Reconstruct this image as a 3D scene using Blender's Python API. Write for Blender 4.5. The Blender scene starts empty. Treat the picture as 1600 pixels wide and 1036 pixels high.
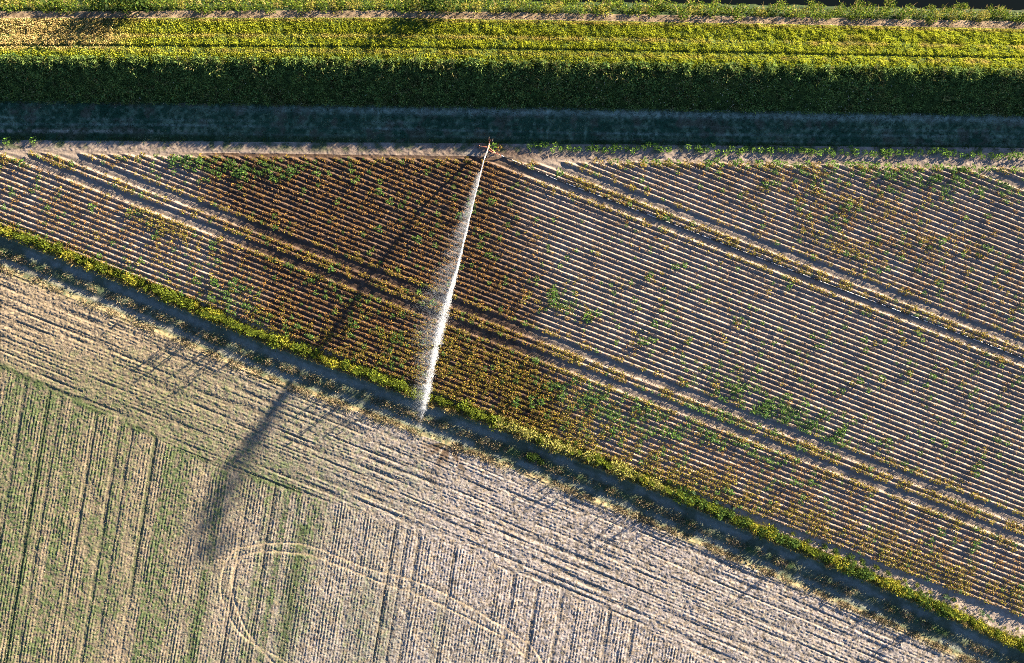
import bpy, math
import numpy as np

# ------------------------------------------------------------------ camera, sky, sun, exposure
S = 0.0945                      # metres on the ground per photograph pixel (1600 wide)
H = 100.8                       # flying height of the drone
SUN_EL = math.radians(11.5)
SUN_DIR = np.array([0.81, 0.585]); SUN_DIR /= np.linalg.norm(SUN_DIR)     # ground direction towards the sun

scn = bpy.context.scene
COL = scn.collection
cam = bpy.data.cameras.new('camera')
cam.sensor_width = 36.0
cam.lens = 24.0
cam.clip_start = 1.0
cam.clip_end = 3000.0
cam_ob = bpy.data.objects.new('camera', cam)
cam_ob.location = (0, 0, H)
cam_ob.rotation_euler = (0, 0, 0)
COL.objects.link(cam_ob)
scn.camera = cam_ob

world = bpy.data.worlds.new('World')
scn.world = world
world.use_nodes = True
wn = world.node_tree.nodes
wl = world.node_tree.links
sky = wn.new('ShaderNodeTexSky')
sky.sky_type = 'NISHITA'
sky.sun_disc = False
sky.sun_elevation = SUN_EL
sky.sun_rotation = math.atan2(SUN_DIR[0], SUN_DIR[1])
sky.air_density = 0.4
sky.dust_density = 0.0
sky.ozone_density = 0.6
wl.new(sky.outputs['Color'], wn['Background'].inputs['Color'])
wn['Background'].inputs['Strength'].default_value = 0.05

sun = bpy.data.lights.new('sun', 'SUN')
sun.energy = 5.0
sun.angle = math.radians(0.5)
sun.color = (1.0, 0.78, 0.53)
sun_ob = bpy.data.objects.new('sun', sun)
from mathutils import Vector
dvec = Vector((-SUN_DIR[0] * math.cos(SUN_EL), -SUN_DIR[1] * math.cos(SUN_EL), -math.sin(SUN_EL)))
sun_ob.rotation_euler = dvec.to_track_quat('-Z', 'Y').to_euler()
sun_ob.location = (80, 60, 60)
COL.objects.link(sun_ob)

scn.view_settings.view_transform = 'Standard'
scn.view_settings.look = 'None'
scn.view_settings.exposure = 2.55
scn.view_settings.gamma = 1.0
scn.cycles.max_bounces = 6
scn.cycles.diffuse_bounces = 1
scn.cycles.filter_width = 0.9
scn.cycles.use_denoising = False
scn.cycles.transparent_max_bounces = 4

# ------------------------------------------------------------------ helpers
RNG = np.random.default_rng(7)


def px2x(px): return (np.asarray(px, float) - 800.0) * S
def py2y(py): return (518.0 - np.asarray(py, float)) * S
def x2px(x): return np.asarray(x, float) / S + 800.0
def y2py(y): return 518.0 - np.asarray(y, float) / S


def sstep(a, b, v):
    t = np.clip((v - a) / (b - a), 0, 1)
    return t * t * (3 - 2 * t)


def vnoise(x, y, scale, seed):
    """smooth value noise, 0..1, feature size `scale` (scalar or (sx, sy))"""
    sx, sy = (scale if isinstance(scale, tuple) else (scale, scale))
    r = np.random.default_rng(seed)
    lat = r.random((512, 512)).astype(np.float32)
    u = np.asarray(x) / sx + 1000.37
    v = np.asarray(y) / sy + 1000.71
    iu = np.floor(u).astype(np.int64); iv = np.floor(v).astype(np.int64)
    fu = (u - iu).astype(np.float32); fv = (v - iv).astype(np.float32)
    fu = fu * fu * (3 - 2 * fu); fv = fv * fv * (3 - 2 * fv)
    i0 = iu & 511; i1 = (iu + 1) & 511; j0 = iv & 511; j1 = (iv + 1) & 511
    a = lat[j0, i0] * (1 - fu) + lat[j0, i1] * fu
    b = lat[j1, i0] * (1 - fu) + lat[j1, i1] * fu
    return a * (1 - fv) + b * fv


def fbm(x, y, scale, seed, n=3):
    t = 0; a = 1; s = 0
    for k in range(n):
        t = t + a * vnoise(x, y, scale / 2 ** k, seed + k); s += a; a *= 0.55
    return t / s


def row_noise(idx, seed):
    r = np.random.default_rng(seed).random(4096).astype(np.float32)
    return r[np.asarray(idx).astype(np.int64) % 4096]


def mixc(a, b, t):
    t = np.asarray(t, np.float32)[..., None]
    return np.asarray(a, np.float32) * (1 - t) + np.asarray(b, np.float32) * t


def set_kind(o, label=None, cat=None, group=None, kind=None):
    if label: o['label'] = label
    if cat: o['category'] = cat
    if group: o['group'] = group
    if kind: o['kind'] = kind
    return o


def np_mesh(name, verts, faces, mat, tint=None, smooth=False):
    """verts (n,3), faces (m,k) all with the same corner count, tint (n,3) = the surface's own colour"""
    verts = np.ascontiguousarray(verts, np.float32)
    faces = np.ascontiguousarray(faces, np.int32)
    me = bpy.data.meshes.new(name)
    n, (m, k) = len(verts), faces.shape
    me.vertices.add(n); me.vertices.foreach_set('co', verts.ravel())
    me.loops.add(m * k); me.loops.foreach_set('vertex_index', faces.ravel())
    me.polygons.add(m)
    me.polygons.foreach_set('loop_start', np.arange(0, m * k, k, dtype=np.int32))
    me.update(calc_edges=True)
    if smooth:
        me.polygons.foreach_set('use_smooth', np.ones(m, bool))
    if tint is not None:
        at = me.attributes.new('tint', 'FLOAT_COLOR', 'POINT')
        c = np.ones((n, 4), np.float32); c[:, :3] = tint
        at.data.foreach_set('color', c.ravel())
    me.materials.append(mat)
    return me


def link(name, me, parent=None, loc=None):
    o = bpy.data.objects.new(name, me)
    if parent: o.parent = parent
    if loc is not None: o.location = loc
    COL.objects.link(o)
    return o


# ------------------------------------------------------------------ materials
def soil_material(name, bump=0.6, scale=9.0, rough=0.95, lo=0.72, hi=1.28, fine=38.0):
    """ground: own colour from the layout, broken up by procedural crumb noise and bump"""
    m = bpy.data.materials.new(name); m.use_nodes = True
    nt = m.node_tree; N = nt.nodes; L = nt.links
    b = N['Principled BSDF']
    b.inputs['Roughness'].default_value = rough
    b.inputs['Specular IOR Level'].default_value = 0.15
    at = N.new('ShaderNodeAttribute'); at.attribute_name = 'tint'
    ge = N.new('ShaderNodeNewGeometry')
    n1 = N.new('ShaderNodeTexNoise'); n1.inputs['Scale'].default_value = scale / 6
    n1.inputs['Detail'].default_value = 6; n1.inputs['Roughness'].default_value = 0.72
    n2 = N.new('ShaderNodeTexNoise'); n2.inputs['Scale'].default_value = scale / 1.6
    n2.inputs['Detail'].default_value = 4; n2.inputs['Roughness'].default_value = 0.7
    L.new(ge.outputs['Position'], n1.inputs['Vector']); L.new(ge.outputs['Position'], n2.inputs['Vector'])
    mr = N.new('ShaderNodeMapRange')
    mr.inputs['From Min'].default_value = 0.3; mr.inputs['From Max'].default_value = 0.7
    mr.inputs['To Min'].default_value = lo; mr.inputs['To Max'].default_value = hi
    L.new(n1.outputs['Fac'], mr.inputs['Value'])
    mx = N.new('ShaderNodeMix'); mx.data_type = 'RGBA'; mx.blend_type = 'MULTIPLY'; mx.inputs[0].default_value = 1.0
    L.new(at.outputs['Color'], mx.inputs[6]); L.new(mr.outputs['Result'], mx.inputs[7])
    L.new(mx.outputs[2], b.inputs['Base Color'])
    bp = N.new('ShaderNodeBump'); bp.inputs['Strength'].default_value = bump; bp.inputs['Distance'].default_value = 0.05
    L.new(n2.outputs['Fac'], bp.inputs['Height']); L.new(bp.outputs['Normal'], b.inputs['Normal'])
    return m


def leaf_material(name, trans=0.3, lo=0.7, hi=1.3):
    m = bpy.data.materials.new(name); m.use_nodes = True
    nt = m.node_tree; N = nt.nodes; L = nt.links
    out = N['Material Output']; N.remove(N['Principled BSDF'])
    at = N.new('ShaderNodeAttribute'); at.attribute_name = 'tint'
    ge = N.new('ShaderNodeNewGeometry')
    n1 = N.new('ShaderNodeTexNoise'); n1.inputs['Scale'].default_value = 2.3; n1.inputs['Detail'].default_value = 5
    L.new(ge.outputs['Position'], n1.inputs['Vector'])
    mr = N.new('ShaderNodeMapRange')
    mr.inputs['From Min'].default_value = 0.3; mr.inputs['From Max'].default_value = 0.7
    mr.inputs['To Min'].default_value = lo; mr.inputs['To Max'].default_value = hi
    L.new(n1.outputs['Fac'], mr.inputs['Value'])
    mx = N.new('ShaderNodeMix'); mx.data_type = 'RGBA'; mx.blend_type = 'MULTIPLY'; mx.inputs[0].default_value = 1.0
    L.new(at.outputs['Color'], mx.inputs[6]); L.new(mr.outputs['Result'], mx.inputs[7])
    d = N.new('ShaderNodeBsdfDiffuse'); t = N.new('ShaderNodeBsdfTranslucent')
    L.new(mx.outputs[2], d.inputs['Color']); L.new(mx.outputs[2], t.inputs['Color'])
    ms = N.new('ShaderNodeMixShader'); ms.inputs['Fac'].default_value = trans
    L.new(d.outputs[0], ms.inputs[1]); L.new(t.outputs[0], ms.inputs[2]); L.new(ms.outputs[0], out.inputs['Surface'])
    return m


def paint_material(name, col, rough=0.5, metal=0.0, spec=0.4, var=0.35, scale=8.0):
    m = bpy.data.materials.new(name); m.use_nodes = True
    nt = m.node_tree; N = nt.nodes; L = nt.links
    b = N['Principled BSDF']
    b.inputs['Roughness'].default_value = rough; b.inputs['Metallic'].default_value = metal
    b.inputs['Specular IOR Level'].default_value = spec
    n1 = N.new('ShaderNodeTexNoise'); n1.inputs['Scale'].default_value = scale; n1.inputs['Detail'].default_value = 4
    cr = N.new('ShaderNodeValToRGB')
    cr.color_ramp.elements[0].position = 0.3; cr.color_ramp.elements[1].position = 0.7
    cr.color_ramp.elements[0].color = tuple(c * (1 - var) for c in col) + (1,)
    cr.color_ramp.elements[1].color = tuple(min(1, c * (1 + var)) for c in col) + (1,)
    L.new(n1.outputs['Fac'], cr.inputs['Fac']); L.new(cr.outputs['Color'], b.inputs['Base Color'])
    return m


M_POTATO_SOIL = soil_material('ridged_sandy_soil', bump=0.7, scale=10)
M_STUBBLE = soil_material('stubble_soil', bump=0.9, scale=14)
M_LANE = soil_material('lane_dirt', bump=0.7, scale=9)
M_BANK = soil_material('grassy_bank_soil', bump=0.5, scale=8)
M_LEAF = leaf_material('leaf', 0.28)
M_GRASS = leaf_material('grass_blade', 0.30)
M_STRAW = leaf_material('dry_straw', 0.18)

# ------------------------------------------------------------------ layout in photograph pixels on the ground plane
SL = 0.383                                            # slope of the potato rows
PERP = S * math.cos(math.atan(SL))                    # metres per unit of c across the rows
T_LOW = (508.0, 538.0)                                # the two wheel tracks of each tramline, as c
T_UP = (231.5, 259.0)
T_TOP = (-43.0, -16.0)


def c_of(px, py): return py - SL * (px - 800.0)


def hedge_c(px):
    return np.interp(px, [-250, 0, 200, 400, 600, 800, 1000, 1200, 1400, 1600, 1850],
                     [655, 661, 664, 673, 669, 667, 669, 678, 686, 701, 720])


rows = [T_LOW[0] + 10.5, T_LOW[1] - 10.5, T_UP[0] + 9.8, T_UP[1] - 9.0]
rows += list(np.linspace(T_LOW[1] + 10.5, 655, 13))
rows += list(np.linspace(T_UP[1] + 10.0, T_LOW[0] - 10.5, 28))
rows += list(np.linspace(T_TOP[1] + 10.5, T_UP[0] - 10.0, 28))
rows += [T_TOP[0] + 9.5, T_TOP[1] - 9.5, T_TOP[0] - 10.5, T_TOP[0] - 19, T_TOP[0] - 27.5, T_TOP[0] - 36]
ROWS = np.array(sorted(rows))
DX_FOOT = ([-250, 0, 800, 1600, 1850], [-3, 0, 10, 22, 26])
DX_TOP = ([-250, 0, 600, 1000, 1600, 1850], [1, 0, -1, 5, 16, 20])


def delta(px, py):
    t = sstep(30, 150, py)
    return np.interp(px, *DX_TOP) * (1 - t) + np.interp(px, *DX_FOOT) * t


def head_y(px):                                       # where the potato rows begin
    return np.interp(px, [-250, 0, 200, 740, 830, 1200, 1600, 1850], [236, 236, 240, 247, 251, 255, 263, 268])


# dike cross-section: (apparent photograph y at the left edge, height)
DIKE = np.array([(-60, -2.9), (-20, -2.6), (-9, -2.3), (0, -1.5), (6, -0.3), (12, 1.2), (18, 1.62), (27, 1.66), (29, 1.74), (46, 2.20), (51, 2.24), (54, 2.44),
                 (66, 2.86), (69.5, 2.74), (72.5, 2.90), (80, 3.26), (88, 3.34), (95, 3.22), (104, 2.92), (114, 2.45), (125, 1.75), (140, 0.85), (152, 0.25), (160, 0.05), (190, 0.0), (400, 0.0)])
D_Y0 = (518 - (518 - DIKE[:, 0]) * (H - DIKE[:, 1]) / H)      # ground-plane pixel of every node


def dike_z(px, py):
    y0 = py - delta(px, py)
    return np.interp(y0, D_Y0, DIKE[:, 1])


def dike_base(px, py_ground):
    """apparent photograph y (moved back to the left edge) of a ground-plane pixel on the dike"""
    y0 = py_ground - delta(px, py_ground)
    return np.interp(y0, D_Y0, DIKE[:, 0])


GUN = np.array([763.0, 231.0])


def wet_mask(px, py):
    dx = px - GUN[0]; dy = py - GUN[1]
    r = np.hypot(dx, dy)
    w = (fbm(px, py, 60, 51, 3) - 0.5) * 130
    rad = 1 - sstep(395, 500, r + w)
    # right-hand edge: a line from the gun that runs a little past the jet
    xe = np.interp(py, [230, 400, 500, 650, 720], [790, 792, 815, 880, 900])
    right = 1 - sstep(-35, 75, px - xe + w * 0.35)
    return np.clip(rad * right, 0, 1)


def blob(px, py, cx, cy, rx, ry, amp, slope=SL):
    dx = px - cx
    dy = (py - cy) - slope * dx
    return amp * np.exp(-((dx / rx) ** 2 + (dy / ry) ** 2))


def lane_off(px, py): return c_of(px, py) - hedge_c(px)


LOOP_OUT = [(455, 1050), (445, 1033), (380, 993), (350, 943), (347, 903), (360, 870), (380, 855), (450, 848), (500, 858), (575, 888), (650, 908), (725, 943), (800, 988), (835, 1015), (856, 1050)]
LOOP_IN = [(436, 1050), (428, 1036), (395, 1000), (372, 955), (363, 920), (366, 890), (380, 870), (405, 862), (450, 863), (500, 872), (600, 912), (650, 928), (725, 963), (800, 1005), (838, 1050)]


def smooth_path(pts, n=8):
    p = np.array(pts, float); out = []
    q = np.vstack([2 * p[0] - p[1], p, 2 * p[-1] - p[-2]])
    for i in range(1, len(q) - 2):
        for t in np.linspace(0, 1, n, endpoint=False):
            a, b, c, d = q[i - 1], q[i], q[i + 1], q[i + 2]
            out.append(0.5 * (2 * b + (c - a) * t + (2 * a - 5 * b + 4 * c - d) * t * t + (3 * b - a - 3 * c + d) * t ** 3))
    out.append(p[-1])
    return np.array(out)


def path_dist(px, py, pts, near=14):
    d = np.full(px.shape, 1e3, np.float32)
    for a, b in zip(pts[:-1], pts[1:]):
        box = (px > min(a[0], b[0]) - near) & (px < max(a[0], b[0]) + near) & (py > min(a[1], b[1]) - near) & (py < max(a[1], b[1]) + near)
        if not box.any(): continue
        x = px[box]; y = py[box]
        ab = b - a; t = np.clip(((x - a[0]) * ab[0] + (y - a[1]) * ab[1]) / (ab @ ab), 0, 1)
        d[box] = np.minimum(d[box], np.hypot(x - a[0] - t * ab[0], y - a[1] - t * ab[1]))
    return d


HEADLAND = ([-250, 0, 60, 180, 350, 540, 700, 850, 1000, 1100, 1350], [470, 572, 600, 655, 735, 790, 850, 915, 975, 1036, 1200])

# ------------------------------------------------------------------ terrain height and colour
REG = ['river_bank', 'dirt_path', 'embankment', 'mown_verge', 'headland', 'potato_field', 'field_margin', 'farm_track', 'stubble_field']


def region(px, py):
    yb = dike_base(px, py)
    c = c_of(px, py); off = lane_off(px, py)
    r = np.full(px.shape, 5, np.int8)
    r[(c > 658.5)] = 6
    r[off > 13] = 7
    r[off > 66] = 8
    top = (py < head_y(px) - 3) & (c < 640)
    r[top] = 4
    d = np.interp(px, *DX_FOOT)
    r[(py < 219 + 0.55 * d) & (px > -400) & (c < 560)] = 3
    r[(yb < 157) & (py < 190)] = 2
    r[(yb < 28.3) & (py < 60)] = 1
    r[(yb < 17.5) & (py < 60)] = 0
    return r


def height(px, py, reg):
    x = px2x(px); y = py2y(py)
    z = np.zeros(px.shape, np.float32)
    c = c_of(px, py); off = lane_off(px, py)
    # ---- dike and bank
    zd = dike_z(px, py)
    up = (reg <= 3)
    rough = (fbm(x, y, 1.6, 11, 3) - 0.5) * 0.34
    ruts = 0.0
    z = np.where(up, zd + rough * np.where(reg == 1, 0.35, np.where(reg == 3, 0.22, 1.0)), z)
    # mown verge: wheel lines along it
    yv = py - np.interp(px, *DX_FOOT)
    line = np.exp(-((yv - 194 + 2 * np.sin(px / 210.0)) / 2.0) ** 2) + 0.8 * np.exp(-((yv - 205) / 1.8) ** 2) + 0.5 * np.exp(-((yv - 184) / 2.0) ** 2)
    z = np.where(reg == 3, z - 0.06 * line, z)
    # ---- potato ridges
    j = np.clip(np.searchsorted(ROWS, c), 1, len(ROWS) - 1)
    lo = ROWS[j - 1]; hi = ROWS[j]
    near = np.where(c - lo < hi - c, j - 1, j)
    dist = np.abs(c - ROWS[near]) * PERP
    wob = (vnoise(x, y, (1.1, 0.9), 21) - 0.5) * 0.09
    hgt = 0.27 * (0.86 + 0.28 * row_noise(near, 5)) * (0.82 + 0.36 * vnoise(x, y, 1.7, 23))
    prof = 0.5 + 0.5 * np.cos(np.pi * np.clip((dist + wob * 0.35) / 0.385, 0, 1))
    ridge = hgt * prof ** 1.15
    hy = head_y(px)
    fade = sstep(0, 5, py - hy + 3 * (row_noise(near, 9) - 0.5)) * (1 - sstep(656, 661, c))
    clod = (fbm(x, y, 0.30, 31, 3) - 0.5) * 0.11
    zp = ridge * fade + clod * (0.35 + 0.75 * prof)
    trk = 0
    for t in T_LOW + T_UP + T_TOP: trk = trk + np.exp(-((c - t) / 3.8) ** 2)
    zp = zp + 0.06 * trk * fade
    z = np.where(reg == 5, zp, z)
    z = np.where((reg == 4) | (reg == 6), clod * 0.9 + (fbm(x, y, 0.9, 35, 2) - 0.5) * 0.10, z)
    # ---- farm track
    wheel = np.exp(-((off - 25) / 7.0) ** 2) + np.exp(-((off - 52) / 5.5) ** 2)
    zt = -0.22 * sstep(11, 18, off) * (1 - sstep(58, 70, off)) + 0.02 - 0.10 * wheel + 0.06 * np.exp(-((off - 39) / 5.0) ** 2) + (fbm(x, y, 0.6, 41, 3) - 0.5) * 0.09
    z = np.where(reg == 7, zt, z)
    # ---- stubble field: drilled rows, and a headland drilled along the lane
    yb = np.interp(px, *HEADLAND)
    head = 1 - sstep(-4, 4, py - yb + (vnoise(x, y, 1.5, 47) - 0.5) * 6)
    ang = math.radians(9.3)
    u = (px + (py - 900) * math.tan(ang)) * S * math.cos(ang)          # across the main rows
    per = 0.46
    iu = np.floor(u / per)
    ph = u / per - iu
    amp = 0.035 + 0.05 * row_noise(iu, 61) ** 2
    deep = (row_noise(np.floor(u / 1.85), 62) > 0.72) * np.exp(-((u / 1.85 - np.floor(u / 1.85) - 0.5) / 0.17) ** 2) * (0.3 + vnoise(x, y, (3, 9), 66))
    zr = amp * (0.25 + 1.2 * vnoise(x, y, (1.1, 3.0), 69)) * (0.5 + 0.5 * np.cos(2 * np.pi * ph + 2.0 * (vnoise(x, y, 2.5, 70) - .5))) - 0.09 * deep
    sh = 0.405 + 0.02 * sstep(0, 1600, px)
    v = (py - sh * (px - 800)) * S * 0.925
    iv = np.floor(v / 0.5); pv = v / 0.5 - iv
    dash = np.clip(vnoise(x * 0.92 - y * 0.39, v, (7.0, 0.40), 63) * 1.9 - 0.95, 0, 1)
    zh = (0.012 + 0.045 * row_noise(iv, 64) ** 1.5) * (0.3 + 1.2 * vnoise(x, y, (3.0, 1.5), 65)) * (0.5 + 0.5 * np.cos(2 * np.pi * pv)) - 0.12 * dash ** 1.2
    zs = zr * (1 - head) + zh * head
    zs = zs + (vnoise(x, y, 0.17, 71) - 0.5) * 0.075 + (fbm(x, y, 0.6, 72, 2) - 0.5) * 0.07 + (fbm(x, y, 2.6, 74, 2) - 0.5) * 0.10
    lp = np.minimum(path_dist(px, py, smooth_path(LOOP_OUT)), path_dist(px, py, smooth_path(LOOP_IN)))
    pr = np.exp(-(lp / 1.9) ** 2) * (0.72 + 0.45 * vnoise(x, y, 1.2, 78))
    zs = zs * (1 - 0.85 * pr) - 0.03 * pr
    z = np.where(reg == 8, zs, z)
    return z.astype(np.float32), dict(prof=prof, fade=fade, near=near, head=head, u=u, v=v, iu=iu, lp=pr, dash=dash, line=line, deep=deep, wheel=wheel)


SAND = np.array([0.245, 0.213, 0.188]); SAND_PALE = np.array([0.36, 0.315, 0.285])
WET = np.array([0.072, 0.052, 0.041])
STRAW = np.array([0.44, 0.345, 0.205])
GREEN = np.array([0.075, 0.115, 0.028]); DKGREEN = np.array([0.030, 0.062, 0.022])


def colour(px, py, reg, inf):
    x = px2x(px); y = py2y(py)
    off = lane_off(px, py); c = c_of(px, py)
    n1 = fbm(x, y, 3.0, 81, 3); n2 = fbm(x, y, 0.5, 84, 2); n3 = fbm(x, y, 12.0, 87, 2)
    col = np.zeros(px.shape + (3,), np.float32)
    wet = wet_mask(px, py)
    # potato field soil
    k = mixc(SAND * 0.92, SAND_PALE * 0.88, np.clip(n1 * 1.4 - 0.2 + (n2 - 0.5) * 0.7, 0, 1))
    tr = np.zeros(px.shape)
    for t in T_LOW + T_UP + T_TOP: tr = np.maximum(tr, np.exp(-((c - t) / 5.0) ** 2))
    k = mixc(k, np.array([0.31, 0.28, 0.25]), tr * 0.6)
    kw = mixc(WET, WET * 1.9, np.clip(n2 * 1.3 - 0.2, 0, 1))
    k = mixc(k, kw, wet)
    col = np.where((reg == 5)[..., None], k, col)
    # headland strip and margin
    k4 = mixc(SAND_PALE * 0.95, SAND * 0.9, np.clip(n1 * 1.6 - 0.4, 0, 1))
    k4 = mixc(k4, WET * 2.0, blob(px, py, 790, 238, 70, 10, 0.75, 0.1) + blob(px, py, 610, 238, 150, 6, 0.35, 0.03))
    k4 = mixc(k4, np.array([0.36, 0.40, 0.42]), blob(px, py, 737, 238, 16, 6, 0.5, 0.0))  # pale sky reflection on the wet ground, put into its colour
    gm = np.clip((fbm(x, y, 1.1, 91, 2) - 0.50) * 5, 0, 1) * (1 - sstep(226, 238, py - np.interp(px, *DX_FOOT) * 0.5))
    k4 = mixc(k4, DKGREEN * 1.5, gm * 0.8)
    col = np.where((reg == 4)[..., None], k4, col)
    k6 = mixc(SAND_PALE * 1.1, np.array([0.13, 0.13, 0.05]), np.clip(sstep(-10, 0, off) * 0.9 + (n2 - 0.5), 0, 1))
    k6 = mixc(k6, WET * 1.5, wet * 0.6)
    col = np.where((reg == 6)[..., None], k6, col)
    # farm track
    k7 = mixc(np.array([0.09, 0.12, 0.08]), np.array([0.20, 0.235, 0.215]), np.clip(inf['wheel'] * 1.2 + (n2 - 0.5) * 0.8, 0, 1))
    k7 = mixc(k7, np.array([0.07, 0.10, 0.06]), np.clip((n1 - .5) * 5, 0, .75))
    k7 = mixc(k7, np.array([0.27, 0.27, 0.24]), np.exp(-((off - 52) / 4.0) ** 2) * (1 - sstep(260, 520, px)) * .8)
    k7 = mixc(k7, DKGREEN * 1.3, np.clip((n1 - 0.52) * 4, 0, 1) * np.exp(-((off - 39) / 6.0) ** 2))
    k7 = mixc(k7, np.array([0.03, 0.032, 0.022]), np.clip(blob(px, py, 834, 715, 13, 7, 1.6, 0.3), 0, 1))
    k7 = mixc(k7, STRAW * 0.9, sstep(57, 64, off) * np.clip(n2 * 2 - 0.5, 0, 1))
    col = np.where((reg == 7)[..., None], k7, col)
    # stubble
    green = np.clip(1.3 - (px / 620.0) ** 1.4 + (n3 - 0.5) * 0.9, 0, 1.15) * sstep(480, 640, py + px * 0.05)
    green = green + blob(px, py, 420, 745, 90, 40, 0.55, 0.3) + blob(px, py, 1150, 960, 200, 25, 0.15)
    stripe = row_noise(np.floor(inf['u'] / 0.92), 95)
    stripe2 = row_noise(np.floor(inf['u'] / 2.8), 96)
    g = np.clip(green * (0.15 + 0.95 * stripe * stripe2 * 1.5 + 0.9 * (n2 - 0.4) + 0.8 * (n1 - 0.5)), 0, 0.92)
    gh = np.clip(green * 0.65 + (n2 - 0.5) * 1.1 - 0.12, 0, 0.7)
    strong = np.exp(-((px + (py - 900) * 0.164 - 32) / 4.5) ** 2) * 0.85 + np.exp(-((px + (py - 900) * 0.164 - 208) / 4.0) ** 2) * 0.55 * (py < 930) \
        + np.exp(-((px + (py - 900) * 0.164 - 460) / 8.0) ** 2) * 0.75 * (py > 820) + np.exp(-((px + (py - 900) * 0.164 - 318) / 5.0) ** 2) * 0.5 * (py > 890)
    gl = np.interp(px, *HEADLAND)
    strong = np.clip(strong * (1 - inf['head']) + np.exp(-((py - gl + 2 - 8 * (n1 - .5)) / 5.0) ** 2) * (px < 470) * 0.8 * np.clip(n1 * 3 - .9, 0, 1), 0, 1)
    base = mixc(np.array([0.31, 0.265, 0.20]), np.array([0.31, 0.30, 0.31]), sstep(150, 750, px + (py - 700) * .3))
    base = mixc(base, base * 1.28, np.clip(n2 * 2.2 - 0.8, 0, 1))
    base = mixc(base, STRAW, np.clip(fbm(x, y, 0.45, 99, 2) * 3 - 1.6, 0, 1) * 0.5)
    nf = fbm(x, y, 0.33, 191, 2)
    k8 = mixc(base, mixc(np.array([0.045, 0.10, 0.04]), np.array([0.11, 0.165, 0.07]), n2), np.clip((g * (1 - inf['head']) + gh * inf['head']) * np.clip(nf * 2.6 - .5, 0.1, 1.2) + strong * 0.75 * (0.3 + nf), 0, 0.9))
    k8 = mixc(k8, np.array([0.12, 0.11, 0.09]), np.clip((0.47 - nf) * 5, 0, .7))
    k8 = mixc(k8, np.array([0.11, 0.105, 0.085]), np.clip(inf['dash'] * inf['head'] * 0.55 + inf['deep'] * 0.5 * (1 - inf['head']), 0, 0.8))
    k8 = mixc(k8, np.array([0.05, 0.085, 0.035]), strong * np.clip(0.4 + nf, 0, 1) * .9)
    k8 = mixc(k8, np.array([0.50, 0.42, 0.30]), inf['lp'] * 0.6)
    dx = px - 700; dy = py - 692
    aa = np.arctan2(dy, dx); rr = np.hypot(dx, dy)
    splash = np.exp(-(rr / (26 + 14 * np.sin(aa * 7 + 1) + 10 * np.sin(aa * 13))) ** 2) * np.clip(0.25 + n2 * 1.3, 0, 1)
    k8 = mixc(k8, np.array([0.085, 0.06, 0.04]), np.clip(splash * 1.5, 0, 0.9))
    k8 = mixc(k8, np.array([0.13, 0.13, 0.07]), np.clip(1 - (off - 66) / 10.0, 0, 1) * np.clip(n2 * 2 - 0.4, 0, 1))
    col = np.where((reg == 8)[..., None], k8, col)
    # dike side
    k2 = mixc(DKGREEN, GREEN * 1.2, n2)
    col = np.where((reg == 2)[..., None], k2, col)
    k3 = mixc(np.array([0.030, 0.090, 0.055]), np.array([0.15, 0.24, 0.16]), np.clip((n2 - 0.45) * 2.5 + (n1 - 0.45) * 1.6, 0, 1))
    k3 = mixc(k3, np.array([0.12, 0.11, 0.085]), np.clip((fbm(x, y, (1.6), 131, 3) - .52) * 5, 0, .7))
    yv = py - np.interp(px, *DX_FOOT)
    lip = np.exp(-((yv - 165) / 6.0) ** 2) * sstep(200, 700, px + 150 * (n3 - .5))
    k3 = mixc(k3, np.array([0.34, 0.44, 0.38]), np.clip((lip * 0.75 + inf['line'] * 0.6 * np.clip(n1 * 2.4 - .6, .15, 1)) * (0.2 + 1.3 * n2), 0, 0.9))
    k3 = mixc(k3, np.array([0.44, 0.43, 0.36]), np.exp(-((py - 205) / 3.0) ** 2) * (1 - sstep(60, 420, px)) * np.clip(n2 * 3 - 1, 0, 1))
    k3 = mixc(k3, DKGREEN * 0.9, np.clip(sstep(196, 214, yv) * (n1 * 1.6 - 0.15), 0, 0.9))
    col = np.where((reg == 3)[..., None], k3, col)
    k1 = mixc(np.array([0.16, 0.125, 0.085]), np.array([0.38, 0.30, 0.21]), np.clip(n2 * 2 - .5, 0, 1))
    col = np.where((reg == 1)[..., None], k1, col)
    k0 = mixc(DKGREEN * 0.5, DKGREEN, n2)
    col = np.where((reg == 0)[..., None], k0, col)
    return np.clip(col, 0.004, 0.9)


def surface_z(px, py):
    px = np.asarray(px, float); py = np.asarray(py, float)
    r = region(px, py)
    return height(px, py, r)[0]


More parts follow.
